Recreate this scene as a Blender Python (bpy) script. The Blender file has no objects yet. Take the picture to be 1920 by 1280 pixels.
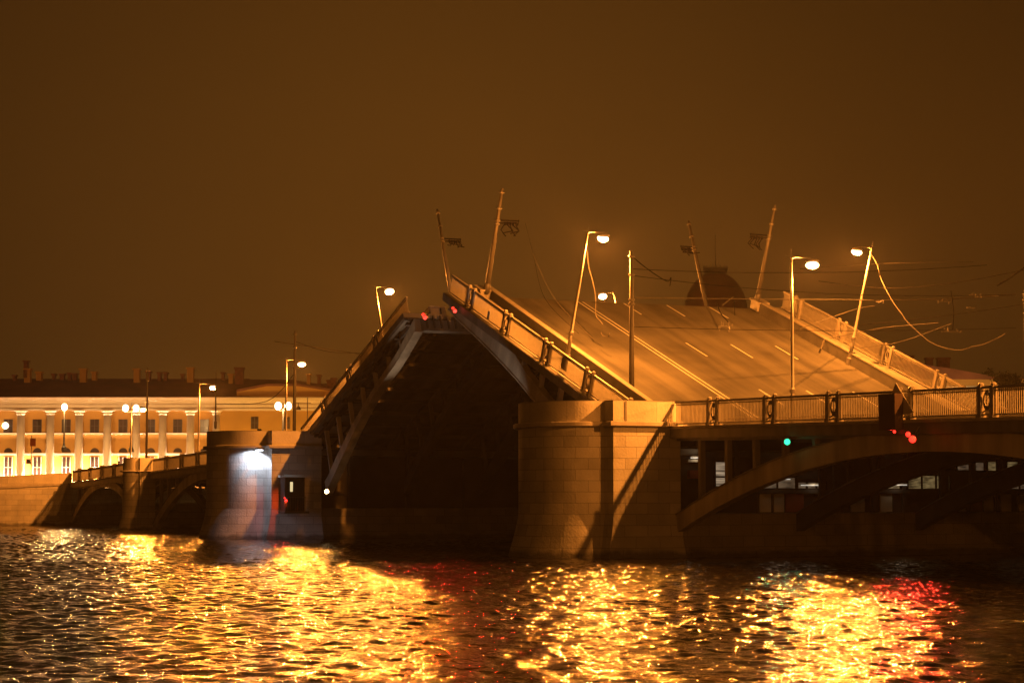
import bpy, math, random
import numpy as np
from mathutils import Vector, Matrix
random.seed(7)
sc = bpy.context.scene
COL = sc.collection
# ------------------------------------------------------------------ camera
CX, CY, CZ = 97.89, -55.76, 3.3
F, HOR, VPX = 3900.0, 931.0, -880.0
PITCH = math.atan((HOR-640)/F)
PHI = math.atan((960-VPX)*math.cos(PITCH)/F)
FH = Vector((-math.cos(PHI), math.sin(PHI), 0)); RT = Vector((math.sin(PHI), math.cos(PHI), 0)); ZU = Vector((0, 0, 1))
FW = FH*math.cos(PITCH)+ZU*math.sin(PITCH); UP = -FH*math.sin(PITCH)+ZU*math.cos(PITCH)
cam = bpy.data.cameras.new('camera'); co = bpy.data.objects.new('camera', cam); COL.objects.link(co)
co.matrix_world = Matrix((( RT.x, UP.x, -FW.x, CX), (RT.y, UP.y, -FW.y, CY), (RT.z, UP.z, -FW.z, CZ), (0, 0, 0, 1)))
cam.sensor_width = 36; cam.lens = F/1920*36; cam.clip_end = 6000; cam.clip_start = .5
sc.camera = co
# ------------------------------------------------------------------ night sky and exposure
w = bpy.data.worlds.new('World'); sc.world = w; w.use_nodes = True
nt = w.node_tree; nt.nodes.clear()
def N(t, k, **kw):
    n = t.nodes.new(k)
    for a, b in kw.items(): setattr(n, a, b)
    return n
out = N(nt, 'ShaderNodeOutputWorld'); bg = N(nt, 'ShaderNodeBackground'); tc = N(nt, 'ShaderNodeTexCoord')
dt = N(nt, 'ShaderNodeVectorMath', operation='DOT_PRODUCT')
gd = (FH*1.0 - RT*0.035 + ZU*0.10).normalized(); dt.inputs[1].default_value = gd
nt.links.new(tc.outputs['Generated'], dt.inputs[0])
mx = N(nt, 'ShaderNodeMath', operation='MAXIMUM'); mx.inputs[1].default_value = 0; nt.links.new(dt.outputs['Value'], mx.inputs[0])
pw = N(nt, 'ShaderNodeMath', operation='POWER'); pw.inputs[1].default_value = 30; nt.links.new(mx.outputs[0], pw.inputs[0])
ns = N(nt, 'ShaderNodeTexNoise'); ns.inputs['Scale'].default_value = 5; ns.inputs['Detail'].default_value = 3
nt.links.new(tc.outputs['Generated'], ns.inputs['Vector'])
ad = N(nt, 'ShaderNodeMath', operation='MULTIPLY_ADD'); ad.inputs[1].default_value = .14; nt.links.new(ns.outputs[0], ad.inputs[0]); nt.links.new(pw.outputs[0], ad.inputs[2])
mix = N(nt, 'ShaderNodeMixRGB'); mix.inputs[1].default_value = (.013, .0048, .0008, 1); mix.inputs[2].default_value = (.087, .0315, .0042, 1)
nt.links.new(ad.outputs[0], mix.inputs[0]); nt.links.new(mix.outputs[0], bg.inputs[0]); bg.inputs[1].default_value = 1.0
nt.links.new(bg.outputs[0], out.inputs[0])
sc.view_settings.view_transform = 'Standard'; sc.view_settings.look = 'None'; sc.view_settings.exposure = 0; sc.view_settings.gamma = 1
sc.render.engine = 'CYCLES'
sc.cycles.use_denoising = True
sc.cycles.sample_clamp_indirect = 3.0
sc.cycles.max_bounces = 4; sc.cycles.diffuse_bounces = 2; sc.cycles.glossy_bounces = 3
sc.cycles.caustics_reflective = True; sc.cycles.blur_glossy = 1.0; sc.cycles.caustics_refractive = False
SOD = (1.0, .288, .032)
KL = 1.0     # overall lamp output

# ------------------------------------------------------------------ helpers
def at(px, py, axis, val):
    """3-D point of a photo pixel on the plane axis=val, used only for measuring"""
    r = FW*F + RT*(px-960) + UP*(640-py)
    o = Vector((CX, CY, CZ)); k = 'XYZ'.index(axis)
    return o + r*((val-o[k])/r[k])
def far(px, py, D):
    r = FW*F + RT*(px-960) + UP*(640-py)
    return Vector((CX, CY, CZ)) + r*(D/r.dot(FH))

def mat(name, col, rough=.75, metal=0., var=.18, scale=1.5, bump=0., bscale=20., emit=None, es=0., streak=0.):
    m = bpy.data.materials.new(name); m.use_nodes = True; t = m.node_tree; p = t.nodes['Principled BSDF']
    p.inputs['Roughness'].default_value = rough; p.inputs['Metallic'].default_value = metal
    tcn = N(t, 'ShaderNodeTexCoord'); no = N(t, 'ShaderNodeTexNoise'); no.inputs['Scale'].default_value = scale; no.inputs['Detail'].default_value = 6
    mp = N(t, 'ShaderNodeMapping'); t.links.new(tcn.outputs['Object'], mp.inputs[0])
    if streak: mp.inputs['Scale'].default_value = (1, 1, streak)
    t.links.new(mp.outputs[0], no.inputs['Vector'])
    cr = N(t, 'ShaderNodeValToRGB'); cr.color_ramp.elements[0].position = .3; cr.color_ramp.elements[1].position = .7
    cr.color_ramp.elements[0].color = tuple(c*(1-var) for c in col)+(1,); cr.color_ramp.elements[1].color = tuple(min(1, c*(1+var)) for c in col)+(1,)
    t.links.new(no.outputs[0], cr.inputs[0]); t.links.new(cr.outputs[0], p.inputs['Base Color'])
    if bump:
        n2 = N(t, 'ShaderNodeTexNoise'); n2.inputs['Scale'].default_value = bscale; n2.inputs['Detail'].default_value = 4
        t.links.new(tcn.outputs['Object'], n2.inputs['Vector'])
        b = N(t, 'ShaderNodeBump'); b.inputs['Strength'].default_value = bump; b.inputs['Distance'].default_value = .05
        t.links.new(n2.outputs[0], b.inputs['Height']); t.links.new(b.outputs[0], p.inputs['Normal'])
    if emit:
        p.inputs['Emission Color'].default_value = tuple(emit)+(1,); p.inputs['Emission Strength'].default_value = es
    return m
def granite(name, col, bw=1.35, bh=.595, mortar=.52):
    m = mat(name, col, rough=.85, var=.16, scale=.7, bump=.5, bscale=9); t = m.node_tree; p = t.nodes['Principled BSDF']
    uv = N(t, 'ShaderNodeUVMap'); br = N(t, 'ShaderNodeTexBrick'); t.links.new(uv.outputs[0], br.inputs['Vector'])
    br.inputs['Scale'].default_value = 1; br.inputs['Brick Width'].default_value = bw; br.inputs['Row Height'].default_value = bh
    br.inputs['Mortar Size'].default_value = .019; br.inputs['Mortar Smooth'].default_value = .3; br.inputs['Bias'].default_value = 0
    br.inputs['Color1'].default_value = (.84, .84, .84, 1); br.inputs['Color2'].default_value = (1.12, 1.12, 1.12, 1); br.inputs['Mortar'].default_value = (mortar,)*3+(1,)
    old = p.inputs['Base Color'].links[0].from_socket
    mu = N(t, 'ShaderNodeMixRGB', blend_type='MULTIPLY'); mu.inputs[0].default_value = 1
    t.links.new(old, mu.inputs[1]); t.links.new(br.outputs['Color'], mu.inputs[2])
    # a dark wet band just above the water line
    tcn = N(t, 'ShaderNodeNewGeometry'); sx = N(t, 'ShaderNodeSeparateXYZ'); t.links.new(tcn.outputs['Position'], sx.inputs[0])
    no = N(t, 'ShaderNodeTexNoise'); no.inputs['Scale'].default_value = .9; t.links.new(tcn.outputs['Position'], no.inputs['Vector'])
    ma = N(t, 'ShaderNodeMath', operation='MULTIPLY_ADD'); ma.inputs[1].default_value = -.7; t.links.new(no.outputs[0], ma.inputs[0]); t.links.new(sx.outputs['Z'], ma.inputs[2])
    mr = N(t, 'ShaderNodeMapRange'); mr.inputs['From Min'].default_value = -.12; mr.inputs['From Max'].default_value = .12
    mr.inputs['To Min'].default_value = .34; mr.inputs['To Max'].default_value = 1; t.links.new(ma.outputs[0], mr.inputs[0])
    m2 = N(t, 'ShaderNodeMixRGB', blend_type='MULTIPLY'); m2.inputs[0].default_value = 1
    t.links.new(mu.outputs[0], m2.inputs[1]); t.links.new(mr.outputs[0], m2.inputs[2]); t.links.new(m2.outputs[0], p.inputs['Base Color'])
    return m
M = {}
M['granite'] = granite('granite', (.47, .45, .41))
M['granite_shaded_base'] = granite('granite_shaded_base', (.22, .205, .18))  # same stone, darkened to carry the shade under the arches
M['granite_parapet'] = granite('granite_parapet', (.50, .47, .42), 2.9, 1.2, .7)
M['granite_trim'] = mat('granite_trim', (.40, .37, .33), .8, bump=.3)
M['concrete'] = mat('concrete', (.10, .095, .085), .9, var=.3, scale=.6, bump=.3, bscale=6)
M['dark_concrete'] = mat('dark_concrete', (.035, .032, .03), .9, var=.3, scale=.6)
M['steel'] = mat('steel', (.19, .18, .165), .5, .2, var=.3, scale=1.2, streak=.2)
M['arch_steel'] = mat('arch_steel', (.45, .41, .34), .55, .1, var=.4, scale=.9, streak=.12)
M['under_steel'] = mat('shaded_under_steel', (.045, .04, .035), .8, var=.3, scale=1)  # shade beneath leaves and arches put into a darker steel colour
M['barrier_shaded'] = mat('barrier_shaded', (.075, .07, .06), .85, var=.25, scale=1)  # dark base colour stands in for the unlit barrier faces
M['rail_paint'] = mat('rail_paint', (.22, .20, .17), .5, .1, var=.15, scale=3)
M['iron'] = mat('iron', (.09, .085, .08), .5, .2, var=.2)
M['mast'] = mat('mast_paint', (.055, .05, .045), .6, .1, var=.2, scale=2)
M['pole'] = mat('pole', (.13, .12, .11), .5, .1, var=.2, scale=2)
M['wire'] = mat('wire', (.008, .007, .006), .95, 0, var=.1); M['wire'].node_tree.nodes['Principled BSDF'].inputs['Specular IOR Level'].default_value = .02
M['cable'] = mat('cable', (.06, .052, .04), .9, var=.1)
M['paint'] = mat('line_paint', (.34, .33, .29), .6, var=.12, scale=4)
M['sidewalk'] = mat('sidewalk', (.23, .22, .19), .85, var=.12, scale=1.2, bump=.3)
M['black'] = mat('black_paint', (.006, .005, .005), .95); M['black'].node_tree.nodes['Principled BSDF'].inputs['Specular IOR Level'].default_value = .02
M['panel'] = mat('pale_panel', (.45, .43, .37), .7, var=.1)
M['redpanel'] = mat('red_panel', (.22, .05, .025), .7, var=.2)
def emis(name, col, s):
    m = bpy.data.materials.new(name); m.use_nodes = True; t = m.node_tree; p = t.nodes['Principled BSDF']
    p.inputs['Base Color'].default_value = (.5, .5, .5, 1)
    no = N(t, 'ShaderNodeTexNoise'); no.inputs['Scale'].default_value = 3
    mu = N(t, 'ShaderNodeMath', operation='MULTIPLY_ADD'); mu.inputs[1].default_value = s*.5; mu.inputs[2].default_value = s*.75
    t.links.new(no.outputs[0], mu.inputs[0]); t.links.new(mu.outputs[0], p.inputs['Emission Strength'])
    p.inputs['Emission Color'].default_value = tuple(col)+(1,)
    return m
M['sodium'] = emis('sodium_glow', (1, .62, .26), 14)
M['globe'] = emis('globe_glow', (1, .72, .40), 9)
M['redlamp'] = emis('red_glow', (1, .02, .012), 3.5)
M['greenlamp'] = emis('green_glow', (.02, .9, .38), 2.2)
M['whitelamp'] = emis('white_glow', (.8, .88, 1), 14)
M['amberwin'] = emis('lit_window', (1, .78, .38), .8)
def asphalt():
    m = mat('asphalt', (.068, .065, .056), .85, var=.05, scale=30, bump=.25, bscale=60); t = m.node_tree; p = t.nodes['Principled BSDF']; p.inputs['Specular IOR Level'].default_value = .18
    tcn = N(t, 'ShaderNodeTexCoord'); mp = N(t, 'ShaderNodeMapping'); mp.inputs['Scale'].default_value = (.045, .75, 1); t.links.new(tcn.outputs['Object'], mp.inputs[0])
    no = N(t, 'ShaderNodeTexNoise'); no.inputs['Scale'].default_value = 1.3; no.inputs['Detail'].default_value = 5; t.links.new(mp.outputs[0], no.inputs[0])
    n2 = N(t, 'ShaderNodeTexNoise'); n2.inputs['Scale'].default_value = .22; n2.inputs['Detail'].default_value = 3; t.links.new(tcn.outputs['Object'], n2.inputs[0])
    a = N(t, 'ShaderNodeMath', operation='ADD'); t.links.new(no.outputs[0], a.inputs[0]); t.links.new(n2.outputs[0], a.inputs[1])
    cr = N(t, 'ShaderNodeMapRange'); cr.inputs['From Min'].default_value = .72; cr.inputs['From Max'].default_value = 1.28
    cr.inputs['To Min'].default_value = .48; cr.inputs['To Max'].default_value = 1.35; t.links.new(a.outputs[0], cr.inputs[0])
    old = p.inputs['Base Color'].links[0].from_socket
    mu = N(t, 'ShaderNodeMixRGB', blend_type='MULTIPLY'); mu.inputs[0].default_value = 1
    t.links.new(old, mu.inputs[1]); t.links.new(cr.outputs[0], mu.inputs[2]); t.links.new(mu.outputs[0], p.inputs['Base Color'])
    return m
M['asphalt'] = asphalt()

class MB:
    def __init__(s): s.v = []; s.f = []; s.uv = {}
    def box(s, a, b, T=None):
        x0, y0, z0 = a; x1, y1, z1 = b; n = len(s.v)
        P = [(x0,y0,z0),(x1,y0,z0),(x1,y1,z0),(x0,y1,z0),(x0,y0,z1),(x1,y0,z1),(x1,y1,z1),(x0,y1,z1)]
        s.v += [tuple(T @ Vector(p)) for p in P] if T else P
        s.f += [tuple(n+i for i in q) for q in ((3,2,1,0),(4,5,6,7),(0,1,5,4),(1,2,6,5),(2,3,7,6),(3,0,4,7))]; return s
    def tube(s, pts, r, n=8, cap=True):
        pts = [Vector(p) for p in pts]; R = r if isinstance(r, (list, tuple)) else [r]*len(pts); b = len(s.v)
        for i, p in enumerate(pts):
            d = (pts[min(i+1, len(pts)-1)]-pts[max(i-1, 0)]).normalized()
            a = d.cross(Vector((0, 0, 1)) if abs(d.z) < .9 else Vector((1, 0, 0))).normalized(); c = d.cross(a)
            for k in range(n):
                t = 2*math.pi*k/n; s.v.append(tuple(p+(a*math.cos(t)+c*math.sin(t))*R[i]))
        for i in range(len(pts)-1):
            for k in range(n):
                k2 = (k+1) % n; s.f.append((b+i*n+k, b+i*n+k2, b+(i+1)*n+k2, b+(i+1)*n+k))
        if cap: s.f.append(tuple(b+k for k in reversed(range(n)))); s.f.append(tuple(b+(len(pts)-1)*n+k for k in range(n)))
        return s
    def strip(s, up, lo, y0, y1):
        """a plate with upper edge up[(x,z)] and lower edge lo[(x,z)], from y0 to y1 thick"""
        b = len(s.v); n = len(up)
        for (x, z), (x2, z2) in zip(up, lo): s.v += [(x,y0,z),(x2,y0,z2),(x2,y1,z2),(x,y1,z)]
        for i in range(n-1):
            q = b+4*i
            for k in range(4): k2 = (k+1) % 4; s.f.append((q+k, q+k2, q+4+k2, q+4+k))
        s.f.append((b, b+3, b+2, b+1)); q = b+4*(n-1); s.f.append((q, q+1, q+2, q+3)); return s
    def prism(s, poly, z0, z1):
        b = len(s.v); n = len(poly); s.v += [(x,y,z0) for x, y in poly]+[(x,y,z1) for x, y in poly]
        for k in range(n): k2 = (k+1) % n; s.f.append((b+k, b+k2, b+n+k2, b+n+k))
        s.f.append(tuple(b+k for k in reversed(range(n)))); s.f.append(tuple(b+n+k for k in range(n))); return s
    def lathe(s, prof, c=(0, 0, 0), n=16):
        b = len(s.v)
        for r, z in prof:
            for k in range(n): t = 2*math.pi*k/n; s.v.append((c[0]+r*math.cos(t), c[1]+r*math.sin(t), c[2]+z))
        for i in range(len(prof)-1):
            for k in range(n): k2 = (k+1) % n; s.f.append((b+i*n+k, b+i*n+k2, b+(i+1)*n+k2, b+(i+1)*n+k))
        s.f.append(tuple(b+k for k in reversed(range(n)))); s.f.append(tuple(b+(len(prof)-1)*n+k for k in range(n))); return s
    def ball(s, c, rx, ry, rz, n=12, m=8):
        b = len(s.v)
        prof = [(math.sin(math.pi*i/m), -math.cos(math.pi*i/m)) for i in range(m+1)]
        prof[0] = (.02, -1); prof[-1] = (.02, 1)
        for r, z in prof:
            for k in range(n): t = 2*math.pi*k/n; s.v.append((c[0]+r*rx*math.cos(t), c[1]+r*ry*math.sin(t), c[2]+z*rz))
        for i in range(m):
            for k in range(n): k2 = (k+1) % n; s.f.append((b+i*n+k, b+i*n+k2, b+(i+1)*n+k2, b+(i+1)*n+k))
        s.f.append(tuple(b+k for k in reversed(range(n)))); s.f.append(tuple(b+m*n+k for k in range(n))); return s
    def build(s, name, m, parent=None, smooth=False, label=None):
        me = bpy.data.meshes.new(name); me.from_pydata(s.v, [], s.f); me.update()
        if isinstance(m, str): m = M[m]
        me.materials.append(m)
        if smooth: me.polygons.foreach_set('use_smooth', [True]*len(me.polygons))
        # box-projected metres as UVs, replaced by explicit ones where given
        uvl = me.uv_layers.new(name='UVMap'); data = np.zeros(len(me.loops)*2, dtype=np.float32)
        for p in me.polygons:
            nx, ny, nz = (abs(c) for c in p.normal); ex = s.uv.get(p.index)
            for j, li in enumerate(p.loop_indices):
                c = s.v[me.loops[li].vertex_index]
                if ex: u = ex[j]
                elif nz > .7: u = (c[0], c[1])
                elif nx > ny: u = (c[1], c[2])
                else: u = (c[0], c[2])
                data[2*li] = u[0]; data[2*li+1] = u[1]
        uvl.data.foreach_set('uv', data)
        o = bpy.data.objects.new(name, me); COL.objects.link(o)
        if parent is not None: o.parent = parent
        if label: o['label'] = label
        return o
def thing(name, label, cat, loc=(0, 0, 0), rot=(0, 0, 0), group=None):
    o = bpy.data.objects.new(name, None); COL.objects.link(o); o.empty_display_size = .5
    o.location = loc; o.rotation_euler = rot; o['label'] = label; o['category'] = cat
    if group: o['group'] = group
    return o
def tag(o, label, cat, group=None):
    o['label'] = label; o['category'] = cat
    if group: o['group'] = group
    return o
def light(name, parent, loc, power, col=SOD, r=.15, spot=None, aim=None, blend=.5):
    l = bpy.data.lights.new(name, 'SPOT' if spot else 'POINT'); l.energy = power*KL; l.color = col; l.shadow_soft_size = r
    o = bpy.data.objects.new(name, l); COL.objects.link(o); o.parent = parent; o.location = loc
    if spot:
        l.spot_size = math.radians(spot); l.spot_blend = blend
        o.rotation_euler = Vector(aim).to_track_quat('-Z', 'Y').to_euler()
    return o

# ------------------------------------------------------------------ water
def water():
    g = lambda a, b, st: list(np.arange(a, b, st))
    def grow(start, end, st):
        o = []; x = start; s = st
        while x < end: s *= 1.25; x += s; o.append(x)
        return o
    U = g(-66, -36, .3)+g(-36, 36, .11)+g(36, 66, .3); U = [-x for x in reversed(grow(66, 4000, .3))]+U+grow(66, 4000, .3)
    D = g(24, 105, .11)+g(105, 260, .35); D = [-x for x in reversed(grow(-24, 1500, .5))]+D+grow(260, 5000, .5)
    U = np.array(U); D = np.array(D); uu, dd = np.meshgrid(U, D)
    X = CX+FH.x*dd+RT.x*uu; Y = CY+FH.y*dd+RT.y*uu
    rng = np.random.default_rng(3); Z = np.zeros_like(X)
    for i in range(110):
        lam = 0.32*(1.6/0.32)**rng.random(); a = rng.random()*6.283; k = 2*math.pi/lam
        amp = .0046*lam; ph = rng.random()*6.28
        th = k*(X*math.cos(a)+Y*math.sin(a))+ph
        Z += amp*np.sin(th+.35*np.sin(th+1.0))
    patch = 1.0+.22*np.sin(X*.11+Y*.07+1)*np.sin(X*.05-Y*.13)
    fade = np.clip((66-np.abs(uu))/10, 0, 1)*np.clip((dd-24)/5, 0, 1)*np.clip((260-dd)/30, 0, 1)
    Z *= fade*patch*.70
    nv = X.size; me = bpy.data.meshes.new('water'); me.vertices.add(nv)
    me.vertices.foreach_set('co', np.stack([X, Y, Z], -1).astype(np.float32).ravel())
    r, c = X.shape; i = np.arange(r*c).reshape(r, c)
    q = np.stack([i[:-1, :-1], i[:-1, 1:], i[1:, 1:], i[1:, :-1]], -1).reshape(-1, 4)[:, ::-1]
    me.loops.add(q.size); me.loops.foreach_set('vertex_index', q.ravel().astype(np.int32))
    me.polygons.add(len(q)); me.polygons.foreach_set('loop_start', np.arange(0, q.size, 4, dtype=np.int32))
    me.polygons.foreach_set('use_smooth', np.ones(len(q), dtype=bool)); me.update(); me.validate()
    if me.polygons[0].normal.z < 0: me.flip_normals()
    m = bpy.data.materials.new('river_water'); m.use_nodes = True; t = m.node_tree; p = t.nodes['Principled BSDF']
    p.inputs['Base Color'].default_value = (.006, .005, .004, 1); p.inputs['Roughness'].default_value = .085; p.inputs['IOR'].default_value = 1.333
    geo = N(t, 'ShaderNodeNewGeometry'); hs = None
    for scl, wgt in ((2.4, .28), (5.0, .26), (10., .08)):
        no = N(t, 'ShaderNodeTexNoise'); no.inputs['Scale'].default_value = scl; no.inputs['Detail'].default_value = 2; no.inputs['Distortion'].default_value = .6
        t.links.new(geo.outputs['Position'], no.inputs['Vector'])
        a = N(t, 'ShaderNodeMath', operation='MULTIPLY_ADD'); a.inputs[1].default_value = wgt; t.links.new(no.outputs[0], a.inputs[0])
        if hs: t.links.new(hs, a.inputs[2])
        else: a.inputs[2].default_value = 0
        hs = a.outputs[0]
    b = N(t, 'ShaderNodeBump'); b.inputs['Strength'].default_value = 1; b.inputs['Distance'].default_value = .11
    t.links.new(hs, b.inputs['Height']); t.links.new(b.outputs[0], p.inputs['Normal'])
    me.materials.append(m); o = bpy.data.objects.new('water', me); COL.objects.link(o); o['kind'] = 'structure'
water()
# far bank
b = MB(); b.box((-900, -900, -3), (-146.5, 900, 3.9))
o = b.build('ground', 'concrete'); o['kind'] = 'structure'

b = MB(); b.box((94, -900, -3), (190, 900, 1.55))
o = b.build('quay', 'concrete'); o['kind'] = 'structure'
# ------------------------------------------------------------------ granite piers
def outline(x0, x1, yc, nb, off, yb=.35, step=1.0, flat=.7, n=44):
    a = (x1-x0)/2-step; cx = (x0+x1)/2
    p = [(x1+off, yb), (x1+off, yc-off), (x1-step+off, yc-off), (x1-step+off, yc-flat)]
    for i in range(1, n):
        t = math.pi*i/n; p.append((cx+(a+off)*math.cos(t), yc-flat-(nb-flat+off)*math.sin(t)))
    p += [(x0+step-off, yc-flat), (x0+step-off, yc-off), (x0-off, yc-off), (x0-off, yb)]
    return p
def loft(mb, rings, closed_top=True):
    """rings = [(outline, z)], with UVs in metres along the outline"""
    n = len(rings[0][0]); b = len(mb.v); f0 = len(mb.f)
    ref = rings[-1][0]; per = [0.]
    for i in range(1, n): per.append(per[-1]+math.dist(ref[i-1], ref[i]))
    for o, z in rings: mb.v += [(x, y, z) for x, y in o]
    for j in range(len(rings)-1):
        for i in range(n-1):
            mb.uv[len(mb.f)] = [(per[i+1], rings[j][1]), (per[i], rings[j][1]), (per[i], rings[j+1][1]), (per[i+1], rings[j+1][1])]
            mb.f.append((b+j*n+i+1, b+j*n+i, b+(j+1)*n+i, b+(j+1)*n+i+1))
        mb.f.append((b+j*n, b+j*n+n-1, b+(j+1)*n+n-1, b+(j+1)*n))
    if closed_top: mb.f.append(tuple(b+(len(rings)-1)*n+i for i in reversed(range(n))))
def pier(x0, x1, yc, nb, zb, zl, zl2, zt, label, group, fl=.6, width=27, step=1.0, flat=.7, back=True):
    t = thing('bridge_pier', label, 'pier', ((x0+x1)/2, 0, 0), group=group)
    O = (x0+x1)/2; x0 -= O; x1 -= O
    L = [-2, 0, .4, .8, 1.2, 1.6, 2.0, zb]
    rings = [(outline(x0, x1, yc, nb, fl*max(0, (zb-z)/zb)**1.3, step=step, flat=flat), z) for z in L]+[(outline(x0, x1, yc, nb, 0, step=step, flat=flat), zl)]
    m = MB(); loft(m, rings); m.build('masonry', 'granite', t)
    m = MB(); o1 = outline(x0, x1, yc, nb, .22, step=step, flat=flat); o0 = outline(x0, x1, yc, nb, .30, step=step, flat=flat)
    loft(m, [(o1, zl+.003), (o0, zl+.06), (o0, zl2-.05), (o1, zl2)]); m.build('ledge', 'granite_trim', t)
    m = MB(); o1 = outline(x0, x1, yc, nb, 0, step=step, flat=flat)
    loft(m, [(o1, zl2+.003), (o1, zt-.02)], False)
    oi = [(x*(.955), y+.38 if y < -.5 else y) for x, y in o1]
    n = len(o1); q = len(m.v); m.v += [(x, y, zt) for x, y in o1]+[(x, y, zt) for x, y in oi]+[(x, y, zl2) for x, y in oi]
    for i in range(n-1):
        m.f.append((q+i, q+i+1, q+n+i+1, q+n+i)[::-1]); m.f.append((q+n+i, q+n+i+1, q+2*n+i+1, q+2*n+i)[::-1])
    m.box((x1-.4, -.45, zl2), (x1-.01, .0, zt-.03)); m.box((x0+.01, -.45, zl2), (x0+.4, .0, zt-.03))
    m.build('parapet', 'granite_parapet', t)
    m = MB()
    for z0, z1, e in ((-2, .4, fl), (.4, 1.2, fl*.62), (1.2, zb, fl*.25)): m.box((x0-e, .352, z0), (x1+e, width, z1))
    m.build('base', 'granite_shaded_base', t)
    m = MB(); m.box((x0, .36, zl-.5), (x1, width, zl-.02)); m.build('deck_slab', 'concrete', t)
    return t
g = 'granite piers of the bridge'
PR = pier(-9, 0, -3.75, 2.9, 2.4, 7.03, 7.32, 8.45, 'large granite pier with a rounded nose, under the lamps at the centre right', g)
PL = pier(-65.5, -56.5, -3.75, 3.7, 2.4, 7.03, 7.32, 8.45, 'granite pier whose rounded nose is washed by a white floodlight', g)
PS = pier(-107.7, -104.5, -1.25, 1.25, 2.0, 5.75, 5.9, 7.15, 'smaller granite pier between the two low arches on the left', g, fl=.4, step=.35, flat=.3)
# bolts on the big nose
for z in (5.6, 4.5):
    p = (-7.0, -6.35, z)
# left abutment: curved granite wall dropping away from the bridge
ab = thing('abutment_wall', 'curved granite river wall with a sloping coping at the left edge', 'wall', (-138.4, 0, 0))
ys = [0, -1.5, -3, -4.5, -6.5, -9, -12, -18, -30, -60, -140]
def xa(y): return -.0 - .006*max(0, -y-3)**1.5 if y < -3 else 0
def za(y): return 6.03-.055*min(-y, 9)-(.0 if y > -9 else .004*(-y-9))
m = MB(); m2 = MB(); m3 = MB()
for i in range(len(ys)-1):
    for mb, f0, f1, ex in ((m, lambda y: -2, lambda y: za(y)-1.35, 0), (m2, lambda y: za(y)-1.347, lambda y: za(y)-1.12, .22), (m3, lambda y: za(y)-1.117, za, 0)):
        y0, y1 = ys[i+1], ys[i]; b0 = len(mb.v)
        fl = .5 if mb is m else 0
        for (y) in (y0, y1):
            mb.v += [(xa(y)+ex+fl, y, f0(y)), (xa(y)+ex, y, 1.6 if mb is m else f0(y)), (xa(y)+ex, y, f1(y)), (xa(y)-8, y, f1(y)), (xa(y)-8, y, f0(y))]
        for k in range(5): k2 = (k+1) % 5; mb.f.append((b0+k, b0+5+k, b0+5+k2, b0+k2)[::-1])
        if i == 0: mb.f.append((b0+5, b0+6, b0+7, b0+8, b0+9)[::-1])
m.box((-8, 0.01, -2), (.3, 40, 2.6)); m.box((-8, 0.01, 2.6), (-.5, 27, 4.3))
m.build('masonry', 'granite', ab); m2.build('ledge', 'granite_trim', ab); m3.build('parapet', 'granite_parapet', ab)

# ------------------------------------------------------------------ railings
def railing(loc, ry, x0, x1, orn, label, y=0., dens=.135, H=1.3, group='cast iron railings of the bridge', end=None, mat_='rail_paint'):
    t = thing('railing', label, 'railing', loc, (0, ry, 0), group)
    m = MB(); m.box((x0, y-.07, H-.06), (x1, y+.07, H+.04)); m.build('handrail', mat_, t)
    m = MB(); m.box((x0, y-.05, .10), (x1, y+.05, .17)); m.box((x0, y-.03, H-.17), (x1, y+.03, H-.13)); m.build('bottom_rail', mat_, t)
    edges = [x0]+sum([[o-.45, o+.45] for o in orn], [])+[x1]
    for i in range(0, len(edges), 2):
        a, c = edges[i], edges[i+1]
        if c-a < .3: continue
        m = MB(); k = int((c-a)/dens); st = (c-a)/max(k, 1)
        for j in range(1, k):
            x = a+j*st; m.box((x-.018, y-.018, .168), (x+.018, y+.018, H-.058))
        m.build('baluster_panel', mat_, t)
    for o in orn:
        for s in (-1, 1):
            m = MB(); x = o+s*.42; m.box((x-.12, y-.12, 0), (x+.12, y+.12, H+.06)); m.box((x-.16, y-.16, 0.003), (x+.16, y+.16, .16)); m.ball((x, y, H+.12), .14, .14, .09, 8, 5)
            m.build('post', mat_, t)
        m = MB(); pts = [(o+.22*math.cos(q), y, .72+.38*math.sin(q)) for q in np.linspace(0, 2*math.pi, 21)]; m.tube(pts, .05, 6)
        m.tube([(o, y, .28), (o, y, 1.12)], .035, 6); m.tube([(o-.13, y, .98), (o+.13, y, .98)], .03, 6)
        m.tube([(o+.15*math.cos(q), y, .62+.18*math.sin(q)) for q in np.linspace(math.pi, 2*math.pi, 9)], .045, 6)
        m.tube([(o+.09*math.cos(q), y, 1.1+.07*math.sin(q)) for q in np.linspace(0, 6.28, 9)], .025, 6)
        m.tube([(o-.3, y, .24), (o, y, .34), (o+.3, y, .24)], .04, 6)
        m.build('medallion', mat_, t)
    return t

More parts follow.
